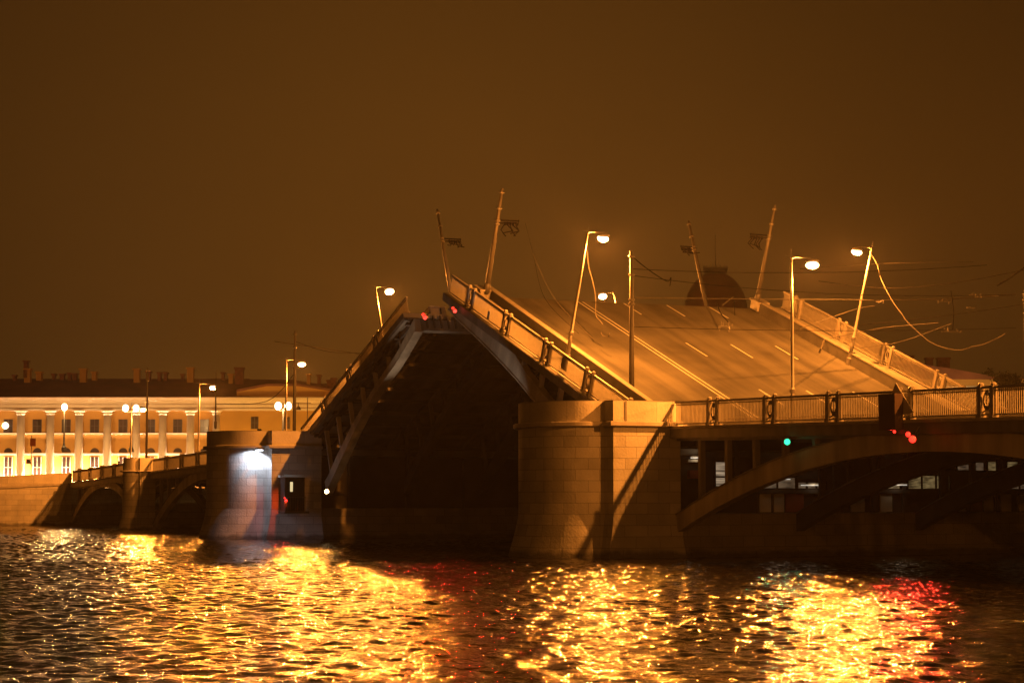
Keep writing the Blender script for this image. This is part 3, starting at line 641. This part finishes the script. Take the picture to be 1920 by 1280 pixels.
m = MB(); m.v = [(-.95, .12, .55), (1.35, .12, .75), (.05, .12, 2.12), (-.95, .17, .55), (1.35, .17, .75), (.05, .17, 2.12)]; m.f = [(0,1,2),(5,4,3),(0,3,4,1),(1,4,5,2),(2,5,3,0)]; m.build('triangle_board', 'panel', t)
# plates on the leaf railing
t = MB().box((-.4, -.03, -.45), (.4, .03, .5)).build('railing_plate', 'steel'); t.location = rr(-RLen+18.2, -.2, .95); t.rotation_euler = (0, RA, 0); tag(t, 'larger grey plate fixed to the near railing of the leaf, lower of two', 'plate')
t = MB().box((-.14, -.02, -.3), (.14, .02, .3)).build('railing_plate', 'panel'); t.location = rr(-RLen+8.0-.9, -.4, .62); t.rotation_euler = (0, RA, 0); tag(t, 'small pale plate on the near railing of the leaf, upper of two', 'plate')
# white floodlight on the left pier
t = thing('floodlight', 'white floodlight under the ledge of the left pier, shining down its nose', 'floodlight', (-56.6, -4.75, 6.95))
MB().box((-.35, -.2, -.02), (.35, .25, .16)).build('housing', 'iron', t); MB().box((-.3, -.17, -.09), (.3, .2, -.023)).build('lens', 'whitelamp', t)
light('beam', t, (0.02, -.28, -.15), 480, (.72, .80, 1.0), .08, 132, (-.55, .0, -1.0), .25)
# warm floodlight at the foot of the left leaf
t = thing('floodlight', 'small warm floodlight at the foot of the farther leaf girder', 'floodlight', at(615, 921, 'Y', -2.0))
MB().box((-.25, -.1, -.28), (.1, .35, -.12)).build('housing', 'iron', t); MB().ball((0, -.1, 0), .17, .17, .17).build('lens', 'sodium', t, True)
light('beam', t, (.3, 0, .25), 7000, (1, .68, .42), .08, 34, (.80, .13, .60), .9)
t = thing('floodlight', 'unseen floodlight added behind the large pier nose to light the nearer leaf girder', 'floodlight', (-11.0, -3.5, 4.2))
MB().box((-.2, -.2, -.3), (.2, .2, -.12)).build('housing', 'iron', t); MB().ball((0, 0, 0), .14, .14, .12).build('lens', 'whitelamp', t)
light('beam', t, (-.2, 0, .25), 3400, (1, .80, .62), .08, 24, (-.84, .20, .53), .8)  # unseen lamp, added to brighten the side of the nearer leaf girder
# control booth
t = thing('control_booth', 'small dark cabin with a pale roof edge and one lit slit window', 'booth', (-55.6, -2.45, 2.2))
MB().box((-.3, -.75, 0), (.7, .85, 2.6)).build('cabin', mat('booth_paint', (.012, .012, .013), .5), t)
MB().box((-.4, -.9, 2.603), (.95, 1.0, 2.78)).build('roof', 'panel', t)
f = MB().box((.703, -.42, 1.45), (.76, -.08, 2.3)).build('window', 'black', t); MB().box((.763, -.36, 1.5), (.775, -.14, 2.25)).build('pane', 'amberwin', f)
m = MB()
for k in range(9): m.box((.95, -.8+k*.2, 0), (.98, -.78+k*.2, 1.05))
m.box((.94, -.85, 1.05), (1.0, .85, 1.1)); m.build('guard_rail', 'iron', t)
MB().box((-.4, -.9, -.16), (1.1, 1.1, -.003)).build('platform', 'iron', t)
light('cabin_outside_light', t, (1.6, -.6, 3.4), 8, (.8, .9, 1), .05)  # bare light outside the cabin, above its roof
t_ = navlamp((-54.6, -3.2, 3.0), 'small pair of red lamps beside the dark cabin on the left pier', 'redlamp', RED, 60, .11, 0, True, (1, -.4, -.5))
light('glow', t_, (-.1, -.05, -.12), 90, (1, .07, .01), .05, 110, (-1, -.1, -.35), .5)
# ladder rungs on the right pier face
t = thing('drain_pipe', 'thin vertical pipe on the pier parapet under the upright pole', 'pipe', (0.06, -3.0, 7.3)); MB().tube([(0, 0, 0), (0, 0, 1.1)], .03, 6).build('pipe', 'iron', t)
# ------------------------------------------------------------------ person on the bridge
def person(loc, rz, label):
    t = thing('person', label, 'person', loc, (0, 0, rz))
    J = {'hip': (0, 0, .95), 'waist': (0, 0, 1.12), 'chest': (0, .02, 1.36), 'neck': (0, .03, 1.52), 'head': (0, .05, 1.62), 'crown': (0, .05, 1.74),
         'ls': (.19, .02, 1.43), 'le': (.25, .06, 1.16), 'lw': (.22, .26, 1.06), 'rs': (-.19, .02, 1.43), 're': (-.27, .04, 1.15), 'rw': (-.22, .25, 1.05),
         'lh': (.1, 0, .9), 'lk': (.11, .04, .5), 'la': (.11, -.02, .09), 'lt': (.12, .16, .04), 'rh': (-.1, 0, .9), 'rk': (-.11, .08, .5), 'ra': (-.12, .1, .09), 'rt': (-.13, .28, .04)}
    R = dict(hip=.15, waist=.14, chest=.17, neck=.06, head=.10, crown=.07, ls=.075, le=.05, lw=.035, rs=.075, re=.05, rw=.035, lh=.1, lk=.065, la=.045, lt=.035, rh=.1, rk=.065, ra=.045, rt=.035)
    E_ = [('hip','waist'),('waist','chest'),('chest','neck'),('neck','head'),('head','crown'),('chest','ls'),('ls','le'),('le','lw'),('chest','rs'),('rs','re'),('re','rw'),('hip','lh'),('lh','lk'),('lk','la'),('la','lt'),('hip','rh'),('rh','rk'),('rk','ra'),('ra','rt')]
    k = list(J); me = bpy.data.meshes.new('body'); me.from_pydata([J[a] for a in k], [(k.index(a), k.index(b_)) for a, b_ in E_], [])
    o = bpy.data.objects.new('body', me); COL.objects.link(o); o.parent = t; me.materials.append(mat('dark_coat', (.02, .017, .015), .9))
    sk = o.modifiers.new('skin', 'SKIN'); o.modifiers.new('sub', 'SUBSURF').levels = 1
    for i, a in enumerate(k): me.skin_vertices[0].data[i].radius = (R[a], R[a])
    me.skin_vertices[0].data[0].use_root = True
    MB().ball((0, .04, 1.68), .105, .12, .10, 10, 6).build('hair', 'black', t, True)
person((-121.0, .9, 5.32), math.pi, 'person in dark clothes standing at the railing over the lowest arch')

# ------------------------------------------------------------------ far bank: colonnaded warehouse
DB = 320.
org = Vector((CX, CY, 0))+FH*DB
RZ = math.atan2(RT.y, RT.x)
def bx(px): return (px-960)/F*DB*1.0019
def bz(py): return CZ+(HOR-py)/F*DB*.9945/.9945*1.0
def bp(px, py):
    p = far(px, py, DB); q = p-org; return q.dot(RT), p.z
bl = thing('colonnaded_warehouse', 'long floodlit yellow building with pale columns and a dark red roof', 'building', org, (0, 0, RZ))
M['wall'] = mat('yellow_plaster', (.47, .27, .065), .85, var=.10, scale=.25); M['cream'] = mat('cream_stucco', (.80, .72, .60), .8, var=.08, scale=.5)
M['roof'] = mat('red_roof', (.15, .05, .028), .7, var=.25, scale=.4); M['brick'] = mat('chimney_brick', (.17, .06, .035), .9, var=.3, scale=2)
M['glass'] = mat('dark_glass', (.05, .035, .03), .15, var=.5, scale=.6)
XL, XR = bp(-120, 800)[0], bp(1000, 800)[0]
G = 3.9; ZC = bp(0, 745)[1]; ZA = bp(0, 768)[1]
xs_end = bp(410, 800)[0]
MB().box((XL, 1.7, G), (xs_end, 14, ZA)).build('wall', 'wall', bl); MB().box((xs_end+.003, 0.4, G), (XR, 14, ZA)).build('wall', 'wall', bl)
MB().box((XL, 0, ZA+.003), (XR, 14, ZC-.5)).build('frieze', 'cream', bl)
m = MB(); m.box((XL, -.5, ZC-.497), (XR, 14, ZC-.22)); m.box((XL, -.9, ZC-.217), (XR, 14, ZC)); m.build('cornice', 'cream', bl)
m = MB(); m.box((XL, -.12, bp(0, 760)[1]-.12), (XR, -.003, bp(0, 760)[1]+.12)); m.box((XL, -.15, ZA-.15), (XR, .0, ZA+.2)); m.build('architrave', 'cream', bl)
# roof
ZR = bp(0, 705)[1]; x1r = bp(470, 700)[0]; x2r = bp(660, 700)[0]
m = MB(); m.v = [(XL,-1.1,ZC+.02),(x1r,-1.1,ZC+.02),(x1r-1,7,ZR),(XL,7,ZR),(XL,15,ZC+.02),(x1r,15,ZC+.02)]; m.f = [(0,1,2,3),(3,2,5,4),(1,5,2)]
o1 = m; b0 = len(m.v); zr2 = bp(600, 722)[1]
m.v += [(x1r-2,-1.1,ZC+.02),(XR,-1.1,ZC+.02),(XR,7,zr2-1),(x1r-2,7,ZR-.1),(x1r-2,15,ZC),(XR,15,ZC),(bp(540,715)[0],5,bp(500,708)[1]),(bp(630,715)[0],5,bp(600,722)[1])]
m.f += [(b0,b0+1,b0+2,b0+7,b0+6,b0+3),(b0+3,b0+2,b0+5,b0+4)]
rf = m.build('roof', 'roof', bl)
# low attic gable over the plain wing
a0, a1, a2, a3 = bp(445, 735), bp(500, 724), bp(560, 724), bp(640, 736)
m = MB(); m.strip([(p[0], p[1]) for p in (a0, a1, a2, a3)], [(p[0], ZC+.03) for p in (a0, a1, a2, a3)], -.6, 2.5); m.build('attic', 'wall', bl)
m = MB(); m.strip([(p[0], p[1]+.35) for p in (a0, a1, a2, a3)], [(p[0], p[1]+.003) for p in (a0, a1, a2, a3)], -.9, 4); m.build('attic_roof', 'roof', bl)
def chim(px, py, w_, hpx, mt):
    x, z = bp(px, py); hh = hpx/F*DB; m = MB(); ww = w_/F*DB/2; m.box((x-ww, 4.5, z-hh), (x+ww, 4.5+1.2, z)); m.box((x-ww-.15, 4.35, z+.003), (x+ww+.15, 5.85, z+.25)); m.build('chimney', mt, rf)
for px, py, w_, h_, mt in ((38,690,11,24,'wall'),(144,690,12,24,'wall'),(246,690,11,24,'wall'),(348,688,12,26,'wall'),(35,675,7,30,'brick'),(60,696,10,14,'wall'),(165,696,8,14,'wall'),
    (13,702,5,8,'brick'),(88,700,5,8,'brick'),(104,700,8,9,'brick'),(118,698,6,12,'brick'),(128,699,7,10,'brick'),(268,695,8,16,'brick'),(289,697,6,14,'brick'),(301,697,6,14,'brick'),(333,700,5,8,'brick'),
    (410,697,5,12,'brick'),(425,700,8,16,'wall'),(441,688,16,30,'brick'),(573,700,6,18,'wall'),(593,702,6,16,'brick'),(612,712,8,16,'brick'),(621,708,9,20,'brick'),(634,712,7,16,'brick')): chim(px, py, w_, h_, mt)
# columns
colx = [-70, -16, 37.5, 93, 147, 200, 254, 304, 356, 405]
for px in colx:
    x = bp(px, 800)[0]; r = .64; m = MB(); m.lathe([(r*1.05, G), (r*1.02, G+4), (r*.88, ZA-.75)], (x, .55, 0), 20); m.build('column', 'cream', bl, True)
    m = MB(); m.lathe([(r*.92, ZA-.78), (r*1.12, ZA-.66), (r*1.0, ZA-.55), (r*1.0, ZA-.4), (r*1.35, ZA-.22)], (x, .55, 0), 20); m.box((x-r*1.45, .55-r*1.45, ZA-.217), (x+r*1.45, .55+r*1.45, ZA-.003)); m.build('capital', 'cream', bl)
# string courses
for py, hh in ((812, .22), (851, .3)):
    z = bp(0, py)[1]; MB().box((XL, 1.45, z-hh/2), (xs_end, 1.697, z+hh/2)).build('string_course', 'cream', bl)
# windows
def bwin(px, py0, py1, w_, arch=False, wall_y=1.66, mt='glass'):
    x, z1 = bp(px, py0); z0 = bp(px, py1)[1]; hw = w_/F*DB/2
    f = MB(); f.box((x-hw-.08, wall_y-.05, z0-.08), (x+hw+.08, wall_y+.03, z0)); f.box((x-.04, wall_y-.06, z0+.003), (x+.04, wall_y+.03, z1)); f.box((x-hw, wall_y-.055, (z0+z1)/2-.035), (x+hw, wall_y+.03, (z0+z1)/2+.035))
    for s_ in (-1, 1): f.box((x+s_*hw-.05, wall_y-.05, z0+.003), (x+s_*hw+.05, wall_y+.03, z1))
    fo = f.build('window', 'cream' if arch else 'iron', bl); m = MB(); m.box((x-hw, wall_y-.02, z0), (x+hw, wall_y+.035, z1)); m.build('pane', mt, fo)
    if arch:
        m = MB(); zz = bp(px, 851)[1]+.3; pts = [(x+hw*1.12*math.cos(q), zz+hw*1.12*math.sin(q)) for q in np.linspace(0, math.pi, 13)]
        b0 = len(m.v); m.v += [(a, wall_y-.03, c) for a, c in pts]; m.f.append(tuple(range(13))[::-1]); m.build('fanlight', 'glass', fo)
mids = [(colx[i]+colx[i+1])/2 for i in range(len(colx)-1)]
for i, px in enumerate(mids):
    if px < -60: continue
    bwin(px+0, 785, 810, 16); bwin(px, 856, 895, 15, True)
for px in (477, 536, 600, 660): bwin(px, 781, 803, 13, False, .36)
MB().ball((bp(6, 797)[0], 1.3, bp(6, 797)[1]), .5, .2, .5).build('lit_pane', 'globe', bl)
# facade floodlights, one each side of every column
for i, px in enumerate(colx):
    x = bp(px, 800)[0]
    for s_ in (-1, 1):
        if i == len(colx)-1 and s_ == 1: continue
        p = org+RT*(x+s_*1.05)+FH*.9+Vector((0, 0, G+.3))
        lab = 'floodlight to the %s of the %s column foot from the left' % ('left' if s_ < 0 else 'right', ['outermost', 'next', 'first visible', 'second', 'third', 'fourth', 'fifth', 'sixth', 'seventh', 'eighth'][i])
        t = thing('facade_floodlight', lab, 'floodlight', p, (0, 0, RZ), 'facade floodlights at the column feet')
        MB().box((-.2, -.15, -.3), (.2, .15, 0)).build('housing', 'iron', t); MB().box((-.17, -.12, .003), (.17, .12, .03)).build('lens', 'globe', t)
        light('beam', t, (0, 0, .12), 14000, (1, .56, .32), .12, 100, (0, .12, 1), .8)
for x_ in (-40, -30):
    p = org+RT*x_-FH*9+Vector((0, 0, G+.3))
    t = thing('facade_floodlight', 'ground floodlight in front of the plain yellow wing, %s of two' % ('left' if x_ == -40 else 'right'), 'floodlight', p, (0, 0, RZ), 'floodlights before the plain wing')
    MB().box((-.2, -.15, -.3), (.2, .15, 0)).build('housing', 'iron', t); MB().box((-.17, .12, -.25), (.17, .16, -.05)).build('lens', 'globe', t)
    light('beam', t, (0, .4, .1), 5000, (1, .48, .08), .12, 130, (0, 1, .9), .8)
p = org+RT*-60-FH*16+Vector((0, 0, G+.3))
for x_ in (-78, -66, -54):
    p = org+RT*x_-FH*13+Vector((0, 0, G+.3))
    t = thing('facade_floodlight', 'ground floodlight on the quay facing the colonnade, %s of three' % {-78:'left', -66:'middle', -54:'right'}[x_], 'floodlight', p, (0, 0, RZ), 'quay floodlights facing the colonnade')
    MB().box((-.2, -.15, -.3), (.2, .15, 0)).build('housing', 'iron', t); MB().box((-.17, .12, -.25), (.17, .16, -.05)).build('lens', 'globe', t)
    light('beam', t, (0, .4, .1), 6500, (1, .50, .16), .12, 120, (0, 1, .75), .8)

# quay lanterns with globes
def lantern(px, py, D, globes, H, label, tall=False, pw_=2800):
    p = far(px, py, D); g_ = p.copy(); g_.z = p.z-H
    t = thing('globe_lantern', label, 'lantern', g_, (0, 0, RZ), 'old globe lanterns on the far quay')
    m = MB(); m.lathe([(.35, 0), (.35, .5), (.2, .7), (.12, 1.2), (.09, H-1), (.12, H-.9), (.06, H-.3)], n=10); m.build('post', 'iron', t)
    for dx, dz in globes:
        m = MB(); m.tube([(0, 0, H-.5), (dx*.6, 0, H-.6+dz), (dx, 0, H-.3+dz)], .04, 6); m.build('arm', 'iron', t)
        m = MB(); m.ball((dx, 0, H+dz), .42, .42, .5, 14, 8); m.build('globe', 'globe', t, True)
    light('bulb', t, (0, -.9 if pw_ == 2800 else .9, H), pw_, (1, .55, .18), .3)
lantern(121, 763, 285, [(0, 0)], 6, 'single bright lantern before the third column of the colonnade')
lantern(247, 765, 285, [(-.85, 0), (.6, 0)], 6, 'twin bright globe lantern in front of the colonnade')
lantern(531, 761, 250, [(-.6, 0), (.6, 0)], 5.2, 'twin globe lantern before the plain yellow wing')
lantern(1835, 800, 335, [(0, 0)], 5, 'unseen globe lantern added below the right railing to light the pale building', pw_=9000)  # out of sight, added to brighten the pale building wall
t = thing('hanging_lamp_pole', 'thin dark pole with a crossbar and bell-shaped lamp before the yellow wing', 'lamp pole', far(576, 820, 240), (0, 0, RZ))
m = MB(); m.tube([(0, 0, 0), (0, 0, 4.6)], .06, 6); m.tube([(-1.3, 0, 4.0), (.4, 0, 4.0)], .04, 6); m.build('pole', 'iron', t)
MB().lathe([(.32, 3.2), (.2, 3.5), (.05, 3.65), (.03, 4.0)], (-1.05, 0, 0), 10).build('lamp_shade', 'iron', t)
t = thing('traffic_sign', 'small signpost with square plates in front of the colonnade at the far left', 'sign', far(58, 890, 262), (0, 0, RZ))
MB().tube([(0, 0, 0), (0, 0, 5)], .05, 6).build('post', 'pole', t); MB().box((-.15, -.1, 3.6), (.55, -.06, 4.6)).build('plate', 'redpanel', t); MB().box((-.6, -.1, 1.4), (-.1, .1, 2.0)).build('signal_box', 'iron', t)
t = thing('dark_finial', 'dark round finial on the parapet of the floodlit pier', 'finial', (-62, 2.2, 8.2)); MB().lathe([(.35, 0), (.3, .2), (.12, .35), (.2, .5), (.12, .7), (.02, .8)], n=12).build('finial', 'black', t)
t = thing('dark_finial', 'smaller dark cap at the middle of the floodlit pier parapet', 'finial', (-62.5, -2.8, 8.3)); MB().lathe([(.5, 0), (.45, .2), (.2, .3), (.15, .45)], n=12).build('cap', 'black', t)

# ------------------------------------------------------------------ dome and right roofs
DD = 450.; od = Vector((CX, CY, 0))+FH*DD+RT*bp(1342, 560)[0]*DD/DB
t = thing('domed_building', 'dark red dome with a flat lantern and a mast behind the nearer leaf', 'building', od, (0, 0, RZ))
M['dome'] = mat('dome_roof', (.20, .055, .022), .6, var=.25, scale=.3)
zb = 43.; R = 6.9; prof = [(R*math.cos(q), zb+9.0*math.sin(q)) for q in np.linspace(0, 1.27, 14)]
MB().lathe(prof, n=40).build('dome', 'dome', t, True)
MB().lathe([(R+.2, 12), (R+.2, 42.9), (R+.5, 42.95), (R+.5, 43.3)], n=40).build('drum', 'wall', t)
m = MB(); m.lathe([(2.5, 51.4), (2.5, 52.3), (2.7, 52.35), (2.7, 52.7)], n=24)
for k in range(20): q = k*math.pi/10; m.box((2.6*math.cos(q)-.05, 2.6*math.sin(q)-.05, 52.703), (2.6*math.cos(q)+.05, 2.6*math.sin(q)+.05, 53.4))
m.build('lantern', 'iron', t)
m = MB(); m.tube([(0, 0, 52.6), (0, 0, 60.4)], [.12, .05], 6); m.tube([(-.9, 0, 52.7), (0, 0, 55.5), (.9, 0, 52.7)], .05, 5); m.build('mast', 'pole', t)
MB().box((-14, -10, 3.9), (14, 12, 20)).build('wall', 'wall', t)
for k in range(6): MB().box((-12+k*4.2, -10.1, 8), (-10.5+k*4.2, -10.003, 11)).build('window', 'glass', t)
DR = 350.
orr = Vector((CX, CY, 0))+FH*DR
def rp(px, py): p = far(px, py, DR); return (p-orr).dot(RT), p.z
t = thing('long_low_building', 'pale building with a dark hipped roof and chimneys beyond the right railing', 'building', orr, (0, 0, RZ))
xa_, xb_ = rp(1600, 700)[0], rp(1990, 700)[0]; zc = rp(1800, 711)[1]
MB().box((xa_, 0, 3.9), (xb_, 14, zc)).build('wall', mat('ochre_wall', (.40, .24, .07), .85, var=.12, scale=.2), t)
MB().box((xa_, -.2, rp(1800, 725)[1]-.1), (xb_, -.003, rp(1800, 725)[1]+.1)).build('string_course', 'cream', t)
m = MB(); m.strip([rp(1600, 668), rp(1735, 684), rp(1790, 692), rp(1880, 709.), rp(1990, 710)], [(rp(q, 711)[0], zc+.01) for q in (1600, 1735, 1790, 1880, 1990)], -.3, 10); rf = m.build('roof', 'roof', t)
for px, py, w_ in ((1750, 671, 12), (1777, 671, 22), (1716, 667, 7), (1703, 667, 9)):
    x, z = rp(px, py); hw = w_/F*DR/2; m = MB(); m.box((x-hw, 3, z-3), (x+hw, 4.5, z)); m.box((x-hw-.15, 2.8, z+.003), (x+hw+.15, 4.7, z+.3)); m.build('chimney', 'brick', rf)
for k in range(12): x = xa_+1.5+k*2.9; f = MB().box((x, -.08, 15), (x+1.2, -.003, 17.2)).build('window', 'iron', t); MB().box((x+.1, -.1, 15.1), (x+1.1, -.083, 17.1)).build('pane', 'glass', f)
def tree(px, py, D, R_, label):
    p = far(px, py, D); t = thing('leafy_tree', label, 'tree', (p.x, p.y, 3.9)); H = p.z-3.9; rnd = random.Random(px)
    m = MB(); m.tube([(0, 0, 0), (.1, .1, H*.5), (0, 0, H)], [.4, .28, .1], 8)
    for k in range(7): q = rnd.random()*6.28; m.tube([(0, 0, H*.55+k*.4), (R_*.5*math.cos(q), R_*.5*math.sin(q), H*.8+k*.25), (R_*.85*math.cos(q), R_*.85*math.sin(q), H+k*.2)], [.14, .08, .03], 5)
    m.build('trunk', 'iron', t)
    m = MB(); cl = [Vector((rnd.gauss(0, R_*.5), rnd.gauss(0, R_*.5), H+rnd.gauss(0, R_*.35))) for _ in range(26)]
    for c in cl:
        for k in range(95):
            q = c+Vector((rnd.gauss(0, 1), rnd.gauss(0, 1), rnd.gauss(0, .8)))*R_*.2; a = Vector((rnd.gauss(0, 1), rnd.gauss(0, 1), rnd.gauss(0, 1))).normalized()*.17; c2 = a.cross(Vector((rnd.random(), rnd.random(), 1))).normalized()*.1
            b0 = len(m.v); m.v += [tuple(q-a), tuple(q+c2), tuple(q+a), tuple(q-c2)]; m.f.append((b0, b0+1, b0+2, b0+3))
    m.build('crown', 'leaf', t)
M['leaf'] = mat('dark_leaves', (.045, .05, .02), .8, var=.4, scale=.5)
tree(1893, 718, 250, 1.6, 'dark tree crown at the right edge, in front of the pale building')
tree(1905, 728, 240, 1.2, 'lower dark bush at the right edge, under the taller tree')

# ------------------------------------------------------------------ the night haze
m = bpy.data.materials.new('night_haze'); m.use_nodes = True; t = m.node_tree; t.nodes.clear()
o_ = N(t, 'ShaderNodeOutputMaterial'); v = N(t, 'ShaderNodeVolumePrincipled'); v.inputs['Color'].default_value = (.9, .9, .9, 1); v.inputs['Density'].default_value = .00018
v.inputs['Anisotropy'].default_value = .2
t.links.new(v.outputs[0], o_.inputs['Volume'])
o = MB().box((-950, -950, -4), (200, 950, 90)).build('haze', m); o['kind'] = 'stuff'
